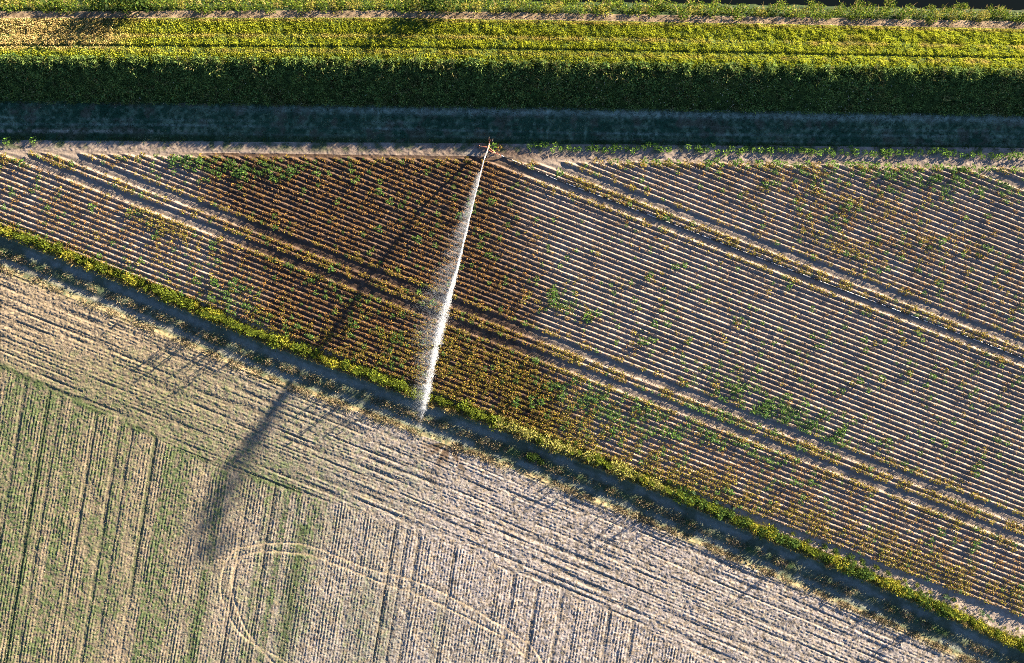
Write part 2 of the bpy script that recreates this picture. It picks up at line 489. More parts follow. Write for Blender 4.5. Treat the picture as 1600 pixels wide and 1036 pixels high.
def build_terrain():
    gx = np.arange(-100, 1741, 1.18)              # photograph pixels, so about 0.11 m
    gy = np.arange(-70, 1110, 0.94)
    PX, PY = np.meshgrid(gx, gy)
    reg = region(PX, PY)
    Z, inf = height(PX, PY, reg)
    C = colour(PX, PY, reg, inf)
    X = px2x(PX); Y = py2y(PY)
    V = np.stack([X, Y, Z], -1).reshape(-1, 3)
    C = C.reshape(-1, 3)
    h, w = PX.shape
    idx = np.arange(h * w).reshape(h, w)
    F = np.stack([idx[1:, :-1], idx[1:, 1:], idx[:-1, 1:], idx[:-1, :-1]], -1).reshape(-1, 4)
    fr = reg[:-1, :-1].reshape(-1)
    mats = [M_BANK, M_LANE, M_BANK, M_BANK, M_LANE, M_POTATO_SOIL, M_BANK, M_LANE, M_STUBBLE]
    labels = ['bank of the river under tall weeds along the top edge', 'narrow straw coloured path between the river weeds and the embankment grass',
              'long grassy embankment sunlit on its far side and shaded on its near side', 'shaded strip of mown grass with wheel lines at the foot of the embankment',
              'bare sandy strip between the mown grass and the potato rows', 'potato field of sandy ridges in slanting rows, part of it dark from watering',
              'narrow overgrown strip between the last potato row and the farm track', 'shaded two rut farm track beside the overgrown strip',
              'pale stubble field with fine drilled rows and a greenish corner']
    for k, nm in enumerate(REG):
        f = F[fr == k]
        if not len(f): continue
        used, inv = np.unique(f, return_inverse=True)
        me = np_mesh(nm, V[used], inv.reshape(-1, 4), mats[k], C[used], smooth=True)
        set_kind(link(nm, me), labels[k], nm.replace('_', ' '), None, 'structure')


build_terrain()

# the plain underneath and all round, and the river
gm = np_mesh('ground', [(-1500, -1500, -3.2), (1500, -1500, -3.2), (1500, 1500, -3.2), (-1500, 1500, -3.2)], [(0, 1, 2, 3)], M_STUBBLE, np.tile([0.2, 0.2, 0.1], (4, 1)))
set_kind(link('ground', gm), 'flat farmland around and below the fields', 'ground', None, 'structure')
M_WATER = paint_material('dark_river_water', (0.006, 0.010, 0.012), rough=0.08, spec=0.08, var=0.3, scale=0.6)
wm = np_mesh('water', [(-150, 46, -1.55), (150, 46, -1.55), (150, 75, -1.55), (-150, 75, -1.55)], [(0, 1, 2, 3)], M_WATER)
set_kind(link('water', wm), 'near black river water along the top right edge', 'water', None, 'structure')


# ------------------------------------------------------------------ leaf and blade builders
def quads_mesh_arrays(base, d, side, length, width, tip_drop=0.0):
    """rhombic leaves: base (n,3), unit d and side (n,3)"""
    n = len(base)
    L = length[:, None]; W = width[:, None]
    mid = base + d * L * 0.45
    tip = base + d * L
    tip[:, 2] -= tip_drop * length
    v = np.stack([base, mid + side * W * 0.5, tip, mid - side * W * 0.5], 1)
    f = np.arange(n * 4).reshape(n, 4)
    return v.reshape(-1, 3), f


def unit(v):
    return v / np.maximum(np.linalg.norm(v, axis=-1, keepdims=True), 1e-6)


def leaf_clump(rng, n, rad, hgt, leaf, cols, flat=0.5, shell=0.55, stalk=0):
    """leafy low plant: n leaves spread through a dome rad x hgt; returns verts, faces, tint"""
    th = rng.random(n) * 2 * np.pi
    rr = rad * np.sqrt(rng.random(n)) * (0.75 + 0.35 * rng.random(n))
    lob = 1 + 0.28 * np.sin(th * 3 + rng.random() * 6) + 0.18 * np.sin(th * 5 + rng.random() * 6)
    rr = rr * lob
    q = np.clip(1 - (rr / (rad * 1.3)) ** 2, 0.05, 1)
    zz = hgt * q ** 0.5 * (shell + (1 - shell) * rng.random(n))
    base = np.stack([rr * np.cos(th), rr * np.sin(th), zz], 1)
    ph = th + (rng.random(n) - 0.5) * 2.2
    el = (rng.random(n) - 0.35) * (1.3 - flat)
    d = np.stack([np.cos(ph) * np.cos(el), np.sin(ph) * np.cos(el), np.sin(el)], 1)
    roll = (rng.random(n) - 0.5) * 1.8
    s0 = np.stack([-np.sin(ph), np.cos(ph), np.zeros(n)], 1)
    up = np.cross(d, s0)
    side = s0 * np.cos(roll)[:, None] + up * np.sin(roll)[:, None]
    ln = leaf * (0.65 + 0.7 * rng.random(n)); wd = ln * (0.5 + 0.3 * rng.random(n))
    v, f = quads_mesh_arrays(base, d, side, ln, wd, 0.15)
    cols = np.asarray(cols)
    ci = cols[rng.integers(0, len(cols), n)] * (0.75 + 0.5 * rng.random((n, 1)))
    t = np.repeat(ci, 4, 0)
    return v, f, t


def blade_clump(rng, n, rad, length, width, cols, lean=0.6, bias=(0, 0)):
    th = rng.random(n) * 2 * np.pi
    rr = rad * np.sqrt(rng.random(n))
    base = np.stack([rr * np.cos(th), rr * np.sin(th), np.zeros(n)], 1)
    ph = rng.random(n) * 2 * np.pi
    le = lean * (0.4 + 0.9 * rng.random(n))
    d = np.stack([np.cos(ph) * le + bias[0], np.sin(ph) * le + bias[1], np.ones(n)], 1)
    d = unit(d)
    a = rng.random(n) * 2 * np.pi
    side = unit(np.cross(d, np.stack([np.cos(a), np.sin(a), 0.3 * np.ones(n)], 1)))
    ln = length * (0.55 + 0.7 * rng.random(n)); wd = width * (0.7 + 0.6 * rng.random(n))
    v, f = quads_mesh_arrays(base, d, side, ln, wd, 0.25)
    cols = np.asarray(cols)
    ci = cols[rng.integers(0, len(cols), n)] * (0.75 + 0.5 * rng.random((n, 1)))
    return v, f, np.repeat(ci, 4, 0)


def join(parts):
    vs, fs, ts = [], [], []; k = 0
    for v, f, t in parts:
        vs.append(v); fs.append(f + k); ts.append(t); k += len(v)
    return np.vstack(vs), np.vstack(fs), np.vstack(ts)


def scatter(templates, pos, scale, rng, tint=None):
    """copies of templates merged into one mass: pos (n,3), scale (n,), tint (n,3) multiplies the template's own colours"""
    pick = rng.integers(0, len(templates), len(pos))
    rot = rng.random(len(pos)) * 2 * np.pi
    V, F, T = [], [], []; k = 0
    for ti, (v, f, t) in enumerate(templates):
        m = np.where(pick == ti)[0]
        if not len(m): continue
        c = np.cos(rot[m]); s = np.sin(rot[m])
        xx = v[None, :, 0] * c[:, None] - v[None, :, 1] * s[:, None]
        yy = v[None, :, 0] * s[:, None] + v[None, :, 1] * c[:, None]
        zz = np.broadcast_to(v[None, :, 2], xx.shape)
        vv = np.stack([xx, yy, zz], -1) * scale[m][:, None, None] + pos[m][:, None, :]
        V.append(vv.reshape(-1, 3))
        F.append((f[None] + (np.arange(len(m)) * len(v))[:, None, None] + k).reshape(-1, f.shape[1]))
        tt = np.broadcast_to(t[None], (len(m),) + t.shape)
        if tint is not None: tt = tt * tint[m][:, None, :]
        T.append(tt.reshape(-1, 3)); k += len(m) * len(v)
    return np.vstack(V), np.vstack(F), np.vstack(T)


def world(px, py, z=None):
    """point whose picture is at (px, py) when it lies at height z; z=None: on the terrain"""
    px = np.asarray(px, float); py = np.asarray(py, float)
    if z is None:
        gx, gy = px.copy(), py.copy()
        for _ in range(3):
            zz = surface_z(gx, gy)
            k = (H - zz) / H
            gx = 800 + (px - 800) * k; gy = 518 + (py - 518) * k
        return np.stack([px2x(gx), py2y(gy), zz], -1)
    k = (H - z) / H
    return np.stack([px2x(px) * k, py2y(py) * k, np.broadcast_to(z, px.shape)], -1)


G_POT = [(0.10, 0.20, 0.045), (0.07, 0.155, 0.04), (0.14, 0.23, 0.05), (0.09, 0.19, 0.08)]
Y_POT = [(0.34, 0.29, 0.05), (0.24, 0.23, 0.045), (0.40, 0.33, 0.10), (0.13, 0.16, 0.03), (0.26, 0.16, 0.07), (0.18, 0.12, 0.06)]
B_POT = [(0.28, 0.16, 0.06), (0.38, 0.24, 0.07), (0.15, 0.085, 0.04), (0.46, 0.33, 0.12)]
STALK = [(0.36, 0.27, 0.17), (0.22, 0.16, 0.11), (0.14, 0.10, 0.07)]


def potato_templates(cols, n, rad, hgt, leaf, k, rng):
    return [leaf_clump(rng, n, rad, hgt, leaf, cols) for _ in range(k)]


def withered(rng, n=9, cols=None, ln=0.26):
    """dead haulm: a few limp stalks and shrivelled leaves lying over the ridge"""
    st = blade_clump(rng, n, 0.10, ln, 0.04, STALK, lean=1.6)
    lf = leaf_clump(rng, n + 3, 0.18, 0.22, 0.12, cols if cols is not None else B_POT)
    return join([st, lf])


RP = np.random.default_rng(101)
TPL_G = potato_templates(G_POT, 34, 0.29, 0.36, 0.17, 8, RP)
TPL_Y = potato_templates(Y_POT, 30, 0.29, 0.32, 0.17, 8, RP)
TPL_B = [withered(RP) for _ in range(10)]
TPL_S = [withered(RP, 4, STALK, ln=0.2) for _ in range(8)]


def crop_positions():
    """one planting spot every 0.3 m along every ridge that lies in view"""
    out = []
    for c in ROWS:
        px = np.arange(-60, 1680, 0.30 / S * math.cos(math.atan(SL)))
        px = px + RP.normal(0, 0.5, len(px))
        py = c + SL * (px - 800) + RP.normal(0, 0.55, len(px))
        ok = (py > head_y(px) + 2) & (c < 657) & (py < 1070) & (lane_off(px, py) < -4)
        out.append(np.stack([px[ok], py[ok], np.full(ok.sum(), c)], 1))
    return np.vstack(out)


def crop_density(px, py, c):
    near = lambda t, w: np.exp(-((c - t) / w) ** 2)
    n = fbm(px, py, 40, 111, 3)
    n2 = fbm(px, py, 14, 115, 2)
    wet = wet_mask(px, py)
    g = blob(px, py, 390, 266, 95, 14, .5, .05) + blob(px, py, 300, 252, 70, 9, .5, .05) + blob(px, py, 1220, 648, 110, 26, .75) + blob(px, py, 1090, 640, 80, 14, .45) \
        + blob(px, py, 880, 470, 34, 13, .6) + blob(px, py, 370, 470, 70, 35, .22) + blob(px, py, 950, 640, 100, 30, .4) + blob(px, py, 1130, 690, 110, 12, .4) \
        + blob(px, py, 560, 480, 160, 60, .08) + 0.035 + blob(px, py, 1450, 285, 140, 16, .35, .06)
    y = 0.012 + 0.5 * (near(497.5, 4) * 0.9 + near(518.5, 4) + near(527.5, 4) + near(548.5, 4) * 1.1) * np.where(px < 330, .45, 1) * (0.55 + 0.9 * n) \
        + 0.6 * (near(241.3, 4) + near(250, 4) * .6) * (px > 880) + 0.45 * near(269, 4) * (px > 840) + .3 * near(221, 4) * (px > 880)
    y = y + blob(px, py, 900, 300, 30, 7, .7) + blob(px, py, 745, 570, 150, 45, .5, .3) + blob(px, py, 1320, 388, 45, 16, .4) + blob(px, py, 1350, 330, 230, 50, .10) \
        + blob(px, py, 40, 250, 60, 10, .85, .1) + blob(px, py, 260, 352, 45, 20, .45) + blob(px, py, 240, 345, 20, 30, .3) + blob(px, py, 860, 480, 45, 10, .4)
    y = y + sstep(590, 640, c) * np.interp(px, [0, 300, 480, 640, 1000, 1600], [.0, .06, .36, .5, .48, .55]) + 0.5 * blob(px, py, 1480, 790, 170, 30, 1) \
        + 0.55 * sstep(556, 585, c) * sstep(620, 720, px) * (1 - sstep(900, 1000, px))
    edge = np.exp(-((py - head_y(px) - 4) / 4.0) ** 2)
    y = y + edge * 0.45
    b = 0.05 + 0.66 * wet * (0.4 + n) + blob(px, py, 150, 310, 220, 60, .30) + blob(px, py, 1330, 340, 280, 70, .34) + 0.35 * sstep(540, 580, c) * (0.4 + n)
    b = b + 0.25 * blob(px, py, 1100, 700, 200, 50, 1)
    mod = np.clip(-0.6 + 3.4 * n2, 0.12, 2.0)
    return np.clip(g * mod, 0, 1), np.clip(y * mod, 0, 1), np.clip(b * mod, 0, 1)


def build_crop():
    P = crop_positions()
    g, y, b = crop_density(P[:, 0], P[:, 1], P[:, 2])
    u = RP.random(len(P))
    kind = np.full(len(P), 3)
    kind[u < b + y + g] = 2
    kind[u < y + g] = 1
    kind[u < g] = 0
    keep = (kind < 3) | (RP.random(len(P)) < 0.7)
    P = P[keep]; kind = kind[keep]
    W = world(P[:, 0], P[:, 1])
    wet = wet_mask(P[:, 0], P[:, 1])
    parts = []
    individuals = []
    for k, tpl in enumerate((TPL_G, TPL_Y, TPL_B, TPL_S)):
        m = np.where(kind == k)[0]
        sc = (0.55 + 0.75 * RP.random(len(m)) ** 1.4) * (1.05, 1.0, 1.1, 0.95)[k]
        if k < 2:
            big = np.argsort(-sc)[: (60, 70)[k]]
            for q in big: individuals.append((k, P[m[q], 0], P[m[q], 1], W[m[q]], sc[q] * 1.15))
            rest = np.setdiff1d(np.arange(len(m)), big)
            m = m[rest]; sc = sc[rest]
        hue = 0.8 + 0.4 * RP.random((len(m), 1))
        tint = hue * np.array([1, 1, 1]) * np.where(wet[m][:, None] > .5, np.array([0.95, 0.9, 0.85]), 1)
        pos = W[m].copy(); pos[:, 2] -= 0.03
        parts.append(scatter(tpl, pos, sc, RP, tint))
    v, f, t = join(parts)
    o = link('potato_crop', np_mesh('potato_crop', v, f, M_LEAF, np.clip(t, 0.004, .8)))
    set_kind(o, 'thin withering potato plants in yellow, brown and green along the ridges', 'potato crop', None, 'stuff')
    return individuals


IND = build_crop()


def near_words(px, py):
    """where in the field a plant stands, told by things one can find"""
    c = c_of(px, py)
    if py - head_y(px) < 9: s = 'at row ends by the sandy strip'
    elif abs(c - 523) < 9: s = 'between the lower two wheel ruts'
    elif abs(c - 497) < 8: s = 'just above the lower wheel ruts'
    elif abs(c - 549) < 8: s = 'just below the lower wheel ruts'
    elif abs(c - 245) < 12: s = 'between the hose ruts'
    elif c < 225: s = 'on ridges above the hose ruts'
    elif c > 600: s = 'on the last ridges beside the track'
    elif c > 549: s = 'on ridges below the lower ruts'
    else: s = 'on ridges between both rut pairs'
    if px < 330: s += ' in the dry left part'
    elif px < 690: s += ' in the watered part'
    elif px < 900: s += ' just right of the jet'
    elif px < 1250: s += ' in the dry right half'
    else: s += ' near the right edge'
    return s


def potato_plants():
    rng = np.random.default_rng(55)
    mg = [np_mesh('potato_plant', *leaf_clump(rng, 44, 0.31, 0.40, 0.17, G_POT)[:2], M_LEAF) for _ in range(1)]
    meshes = {}
    for k, (cols, n, r, h, lf) in enumerate([(G_POT, 44, .31, .40, .17), (Y_POT, 34, .28, .33, .15), ([(0.15, .30, .05), (.11, .24, .05), (.20, .33, .07)], 52, .36, .42, .18)]):
        meshes[k] = []
        for _ in range(7):
            v, f, t = leaf_clump(rng, n, r, h, lf, cols)
            meshes[k].append(np_mesh('potato_plant', v, f, M_LEAF, t))
    bpy.data.meshes.remove(mg[0])
    names = ('green potato plant', 'yellowing potato plant', 'bushy bright green potato plant')

    def place(k, w, sc, label):
        o = bpy.data.objects.new('potato_plant', meshes[k][rng.integers(0, 7)])
        o.location = (w[0], w[1], w[2] - 0.03)
        o.rotation_euler = (0, 0, rng.random() * 6.28)
        o.scale = (sc, sc, sc * (0.9 + 0.2 * rng.random()))
        COL.objects.link(o)
        set_kind(o, label, 'potato plant', 'potato plants standing out in the potato field')

    for k, px, py, w, sc in IND:
        place(k, w, sc, names[k] + ' ' + near_words(px, py))
    # the two green rows along the sandy strip at the top right
    for px in np.arange(826, 1640, 9.0):
        if 1050 < px < 1075 and rng.random() < .7: continue
        yy = np.interp(px, [820, 1000, 1300, 1600], [231, 232, 237, 243]) + rng.normal(0, 2.6)
        w = world(px + rng.normal(0, 2), yy)
        sc = 0.85 + 0.5 * rng.random()
        s = 'just right of the irrigation gun' if px < 930 else 'in the middle stretch' if px < 1250 else 'towards the right edge'
        place(2, w, sc, 'bushy bright green potato plant above the sandy strip ' + s)
    for px in np.arange(930, 1640, 10.0):
        yy = np.interp(px, [900, 1200, 1400, 1600], [252, 256, 260, 266]) + rng.normal(0, 1.6)
        w = world(px + rng.normal(0, 2), yy)
        k = 2 if rng.random() < np.interp(px, [930, 1150, 1300], [.25, .6, .95]) else 1
        s = 'in the middle stretch' if px < 1250 else 'towards the right edge'
        place(k, w, 0.8 + 0.45 * rng.random(), names[k] + ' below the sandy strip ' + s)
    singles = [(918, 495, 2, 1.7, 'large lone green potato plant right of the water jet among bare ridges'),
               (893, 305, 1, 1.5, 'bright yellow potato plant hanging below the hose near the gun'),
               (865, 455, 2, 1.3, 'small round green potato plant at the top of the patch right of the jet'),
               (872, 478, 2, 1.4, 'green potato plant with yellow leaves above the large lone green plant'),
               (770, 230, 2, 1.6, 'green plant growing against the red frame of the irrigation gun'),
               (780, 231, 1, 1.5, 'bright yellow green plant beside the irrigation gun'),
               (12, 221, 2, 1.4, 'pale green plant alone on the sandy strip at the far left end'),
               (53, 219, 2, 1.2, 'small pale green plant alone on the sand beside the far left one'),
               (655, 457, 2, 1.1, 'green potato plant in the wheel rut just left of the water jet'),
               (1562, 450, 1, 1.3, 'bright yellow lone potato plant among bare ridges near the right edge'),
               (1410, 530, 1, 1.2, 'yellow lone potato plant on bare ridges below the hose tramline'),
               (1568, 608, 1, 1.2, 'yellow lone potato plant on bare ridges at the right edge')]
    for px, py, k, sc, lb in singles:
        place(k, world(px, py), sc, lb)


potato_plants()


# ------------------------------------------------------------------ grass on the dike, verge and margins
def blades(name, px, py, length, width, tint, lean, bias, mat, label, z=None, drop=0.25):
    rng = np.random.default_rng(abs(hash(name)) % 1000 if False else len(name) * 37)
    w = world(px, py) if z is None else z
    n = len(w)
    ph = rng.random(n) * 2 * np.pi
    le = lean * (0.35 + 0.9 * rng.random(n))
    d = unit(np.stack([np.cos(ph) * le + bias[0], np.sin(ph) * le + bias[1], np.ones(n)], 1))
    a = rng.random(n) * 2 * np.pi
    side = unit(np.cross(d, np.stack([np.cos(a), np.sin(a), 0.3 * np.ones(n)], 1)))
    ln = length * (0.55 + 0.8 * rng.random(n)); wd = width * (0.7 + 0.6 * rng.random(n))
    base = w.copy(); base[:, 2] -= 0.04
    v, f = quads_mesh_arrays(base, d, side, ln, wd, drop)
    t = np.repeat(np.clip(tint, 0.004, .85), 4, 0)
    o = link(name, np_mesh(name, v, f, mat, t))
    set_kind(o, label, 'grass', None, 'stuff')
    return o


def dike_points(n, y0, y1, rng):
    px = rng.random(n) * 1800 - 90
    yb = y0 + (y1 - y0) * rng.random(n)
    k = np.interp(yb, DIKE[:, 0], DIKE[:, 1])
    yg = 518 - (518 - yb) * (H - k) / H
    # move along with the slanting bands
    d = delta(px, yg)
    for _ in range(3): d = delta(px, yg + d)
    gy = yg + d
    z = surface_z(px, gy)
    return px, yb, gy, np.stack([px2x(px), py2y(gy), z], 1)


def dike_grass():
    rng = np.random.default_rng(201)
    # sunlit side
    px, yb, gy, w = dike_points(210000, 28.5, 95, rng)
    straw = np.clip((1 - sstep(150, 250, px + 60 * (fbm(px, gy, 30, 3) - .5))) * (yb < 74), 0, 1)
    n = fbm(px2x(px), py2y(gy), 2.0, 205, 3); n2 = fbm(px2x(px), py2y(gy), 0.6, 208, 2)
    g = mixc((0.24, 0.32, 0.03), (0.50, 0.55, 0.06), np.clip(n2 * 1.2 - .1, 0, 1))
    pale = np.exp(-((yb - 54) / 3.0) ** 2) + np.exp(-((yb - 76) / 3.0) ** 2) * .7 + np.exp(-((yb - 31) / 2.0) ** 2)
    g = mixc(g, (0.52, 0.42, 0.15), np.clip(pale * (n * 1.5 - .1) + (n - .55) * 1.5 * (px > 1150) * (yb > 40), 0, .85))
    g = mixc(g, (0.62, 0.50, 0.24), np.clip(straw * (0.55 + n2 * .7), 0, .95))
    g = g * (0.72 + 0.36 * rng.random((len(px), 1)) + 0.4 * vnoise(px2x(px), py2y(gy), (1.3, .5), 252)[:, None] - .08)
    ok = (rng.random(len(px)) < 0.35 + 1.1 * n) & ~((np.abs(yb - 69.5) < 1.8) & (rng.random(len(px)) < .8))
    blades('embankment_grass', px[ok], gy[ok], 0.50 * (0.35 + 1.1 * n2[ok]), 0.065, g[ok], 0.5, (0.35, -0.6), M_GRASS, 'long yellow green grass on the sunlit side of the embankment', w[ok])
    # shaded side: ranker weeds
    px, yb, gy, w = dike_points(130000, 86, 160, rng)
    n2 = fbm(px2x(px), py2y(gy), 0.8, 215, 2); n = fbm(px2x(px), py2y(gy), 4.0, 218, 2)
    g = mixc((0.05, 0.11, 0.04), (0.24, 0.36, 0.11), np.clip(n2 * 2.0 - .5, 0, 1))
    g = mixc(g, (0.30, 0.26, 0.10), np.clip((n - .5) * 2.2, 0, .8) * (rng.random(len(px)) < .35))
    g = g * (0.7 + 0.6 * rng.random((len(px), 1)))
    ok = rng.random(len(px)) < 0.3 + 1.2 * n2
    hi = np.exp(-np.clip(yb - 88, 0, 99) / 22.0) * n2 * 1.3
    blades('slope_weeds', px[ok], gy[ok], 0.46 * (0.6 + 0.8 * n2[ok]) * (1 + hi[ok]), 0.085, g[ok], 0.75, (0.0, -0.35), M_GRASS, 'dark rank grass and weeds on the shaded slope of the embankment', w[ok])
    tp = [leaf_clump(rng, 26, .34, .62, .24, [(0.06, 0.13, 0.04), (0.13, 0.22, 0.07), (0.26, 0.33, 0.09)], shell=.3) for _ in range(6)] \
        + [blade_clump(rng, 26, .22, .95, .07, [(0.10, 0.15, 0.05), (0.26, 0.26, 0.12)], lean=.7, bias=(0, -.3)) for _ in range(3)]
    px, yb, gy, w = dike_points(3000, 90, 158, rng)
    ok = fbm(px2x(px), py2y(gy), 2.2, 241, 2) > .42
    w = w[ok]; w[:, 2] -= .05
    v, f, t = scatter(tp, w, .6 + .7 * rng.random(len(w)), rng, .7 + .6 * rng.random((len(w), 1)) * np.ones((1, 3)))
    set_kind(link('rank_weeds', np_mesh('rank_weeds', v, f, M_LEAF, np.clip(t, .004, .8))), 'knee high leafy weeds over the shaded embankment slope', 'weeds', None, 'stuff')
    # pale seed heads and flowers on the slope
    px, yb, gy, w = dike_points(420, 98, 158, rng)
    px = np.where(rng.random(420) < .5, 840 + 520 * rng.random(420), px); 
    gy = np.interp(rng.random(420), [0, 1], [125, 170]) + np.interp(px, *DX_FOOT) * .6
    w = np.stack([px2x(px), py2y(gy), surface_z(px, gy) + .4], 1)
    t = mixc((0.45, 0.42, 0.33), (0.62, 0.60, 0.52), rng.random(420))
    blades('seed_heads', px, gy, 0.34, 0.10, t, 1.0, (0, -.6), M_STRAW, 'pale seed heads and white flowers scattered over the shaded slope', w)
    # verge
    px = rng.random(130000) * 1800 - 90
    gy = 158 + 66 * rng.random(130000) + np.interp(px, *DX_FOOT) * .8
    n2 = fbm(px2x(px), py2y(gy), 0.7, 225, 2); n = fbm(px2x(px), py2y(gy), (3.0), 228, 2)
    r = region(px, gy)
    ok = (r == 3) & (rng.random(130000) < n2 * 1.4)
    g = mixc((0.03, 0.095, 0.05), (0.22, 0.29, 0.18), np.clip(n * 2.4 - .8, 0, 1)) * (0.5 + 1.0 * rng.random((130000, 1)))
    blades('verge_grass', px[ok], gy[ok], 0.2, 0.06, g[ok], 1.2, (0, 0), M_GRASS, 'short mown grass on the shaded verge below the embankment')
    # weeds where verge and sand meet
    px = rng.random(9000) * 1750 - 80
    gy = np.interp(px, [0, 800, 1600], [217, 222, 233]) + rng.normal(0, 3.5, 9000)
    n2 = fbm(px2x(px), py2y(gy), 1.0, 235, 2)
    ok = n2 > .52
    g = mixc((0.05, 0.10, 0.03), (0.12, 0.20, 0.05), rng.random(9000))
    blades('verge_weeds', px[ok], gy[ok], 0.22, 0.12, g[ok], 1.3, (0, 0), M_LEAF, 'low green weeds where the verge meets the sandy strip')


dike_grass()


def lane_grass():
    rng = np.random.default_rng(301)
    # overgrown strip: undergrowth below the bushes
    n = 60000
    px = rng.random(n) * 1760 - 80
    off = rng.normal(0, 7.0, n)
    lim = np.interp(px, [0, 1000, 1150, 1600], [-11, -12, -14, -16])
    off = np.clip(off, lim - 2, 13)
    py = hedge_c(px) + off + SL * (px - 800)
    n2 = fbm(px2x(px), py2y(py), 0.9, 305, 2)
    g = mixc((0.14, 0.18, 0.03), (0.28, 0.27, 0.05), np.clip(n2 * 1.6 - .3, 0, 1))
    g = mixc(g, (0.45, 0.36, 0.17), np.clip(sstep(4, 12, off) * .8 * rng.random(n) * 1.4, 0, .9))
    g = g * (0.7 + .6 * rng.random((n, 1)))
    ok = (rng.random(n) < .25 + n2) & ~((px > 1100) & (off < -6) & (rng.random(n) < .85))
    blades('margin_grass', px[ok], py[ok], 0.42, 0.085, g[ok], .8, (.1, -.3), M_GRASS, 'green and straw coloured grass filling the overgrown strip beside the track')
    # dry grass: median of the track and the far verge
    n = 52000
    px = rng.random(n) * 1760 - 80
    pick = rng.random(n)
    off = np.where(pick < .42, rng.normal(39, 4.5, n), rng.normal(63, 4.0, n))
    py = hedge_c(px) + off + SL * (px - 800)
    n2 = fbm(px2x(px), py2y(py), 1.5, 315, 3)
    g = mixc((0.22, 0.185, 0.13), (0.42, 0.355, 0.25), rng.random(n))
    g = mixc(g, (0.10, 0.12, 0.04), (rng.random(n) < .22) * .9)
    ok = rng.random(n) < np.clip((n2 - .42) * 6, 0.04, 1)
    blades('dry_grass', px[ok], py[ok], 0.34 * (0.5 + n2[ok]), 0.07, g[ok], 1.1, (0, -.1), M_STRAW, 'dry straw coloured grass between the ruts and along the edge of the farm track')
    # path edge straw
    n = 16000
    px = rng.random(n) * 1760 - 80
    yb = 17.5 + 11.5 * rng.random(n)
    kz = np.interp(yb, DIKE[:, 0], DIKE[:, 1])
    gy = 518 - (518 - yb) * (H - kz) / H; gy = gy + delta(px, gy)
    g = mixc((0.32, 0.25, 0.15), (0.55, 0.45, 0.27), rng.random(n))
    blades('path_straw', px, gy, 0.16, 0.06, g, 1.6, (0, 0), M_STRAW, 'dry straw lying on the narrow path beside the river weeds')
    # stubble: cut straw and seedlings standing in the drilled rows
    n = 260000
    px = rng.random(n) * 1720 - 60; py = 380 + 680 * rng.random(n)
    ok = (lane_off(px, py) > 70) & (py < 1050)
    px, py = px[ok], py[ok]; n = len(px)
    ang = math.radians(9.3)
    u = (px + (py - 900) * math.tan(ang)) * S * math.cos(ang)
    px = px + (np.round(u / .46) * .46 - u) / S * (py > np.interp(px, *HEADLAND)) * .8
    n2 = fbm(px2x(px), py2y(py), 1.2, 325, 3)
    gr = np.clip(1.1 - (px / 560.0) ** 1.3, 0.02, 1) * sstep(480, 640, py) * row_noise(np.round(u / .92), 95)
    isg = rng.random(n) < gr * .9
    g = np.where(isg[:, None], mixc((0.05, 0.11, 0.03), (0.14, 0.20, 0.06), rng.random(n)), mixc((0.28, 0.235, 0.17), (0.52, 0.45, 0.36), rng.random(n)))
    ok = rng.random(n) < .25 + n2
    blades('stubble', px[ok], py[ok], 0.17, 0.045, g[ok], 1.6, (0, 0), M_STRAW, 'cut straw and small green seedlings standing in the drilled rows')


lane_grass()


# ------------------------------------------------------------------ bushes and weed clumps, each a thing of its own
def bush(rng, n, rad, hgt, leaf, cols, lobes=5):
    """several leaf mounds of different size on short stems"""
    parts = []
    for k in range(lobes):
        a = rng.random() * 6.28; r = rad * 0.62 * math.sqrt(rng.random())
        s = 0.45 + 0.4 * rng.random()
        v, f, t = leaf_clump(rng, n // lobes, rad * s, hgt * (0.6 + 0.5 * rng.random()), leaf, cols, flat=.35, shell=.35)
        v = v + np.array([r * math.cos(a), r * math.sin(a), 0])
        parts.append((v, f, t * (0.85 + 0.3 * rng.random())))
    return join(parts)


def tall_weed(rng, n, hgt, cols):
    """thistle-like: upright stem with leaves all the way up and side shoots"""
    z = hgt * rng.random(n) ** .8
    th = rng.random(n) * 6.28
    r = 0.10 + 0.22 * (1 - z / hgt) * rng.random(n)
    base = np.stack([r * np.cos(th) * .5, r * np.sin(th) * .5, z], 1)
    el = rng.random(n) * .8
    d = np.stack([np.cos(th) * np.cos(el), np.sin(th) * np.cos(el), np.sin(el)], 1)
    side = np.stack([-np.sin(th), np.cos(th), 0.3 * (rng.random(n) - .5)], 1)
    ln = 0.30 * (0.6 + .7 * rng.random(n)); wd = ln * .38
    v, f = quads_mesh_arrays(base, d, side, ln, wd, .15)
    c = np.asarray(cols)[rng.integers(0, len(cols), n)] * (0.75 + .5 * rng.random((n, 1)))
    return v, f, np.repeat(c, 4, 0)


HG = [(0.12, 0.17, 0.025), (0.17, 0.22, 0.03), (0.09, 0.13, 0.025)]
HY = [(0.27, 0.29, 0.035), (0.20, 0.24, 0.035), (0.36, 0.34, 0.06)]
HP = [(0.36, 0.34, 0.12), (0.28, 0.29, 0.08), (0.22, 0.25, 0.06)]
HD = [(0.05, 0.095, 0.025), (0.08, 0.13, 0.03), (0.035, 0.07, 0.02)]
HT = [(0.12, 0.21, 0.11), (0.16, 0.26, 0.14), (0.09, 0.16, 0.09)]
HS = [(0.50, 0.40, 0.20), (0.40, 0.31, 0.16), (0.33, 0.30, 0.12)]


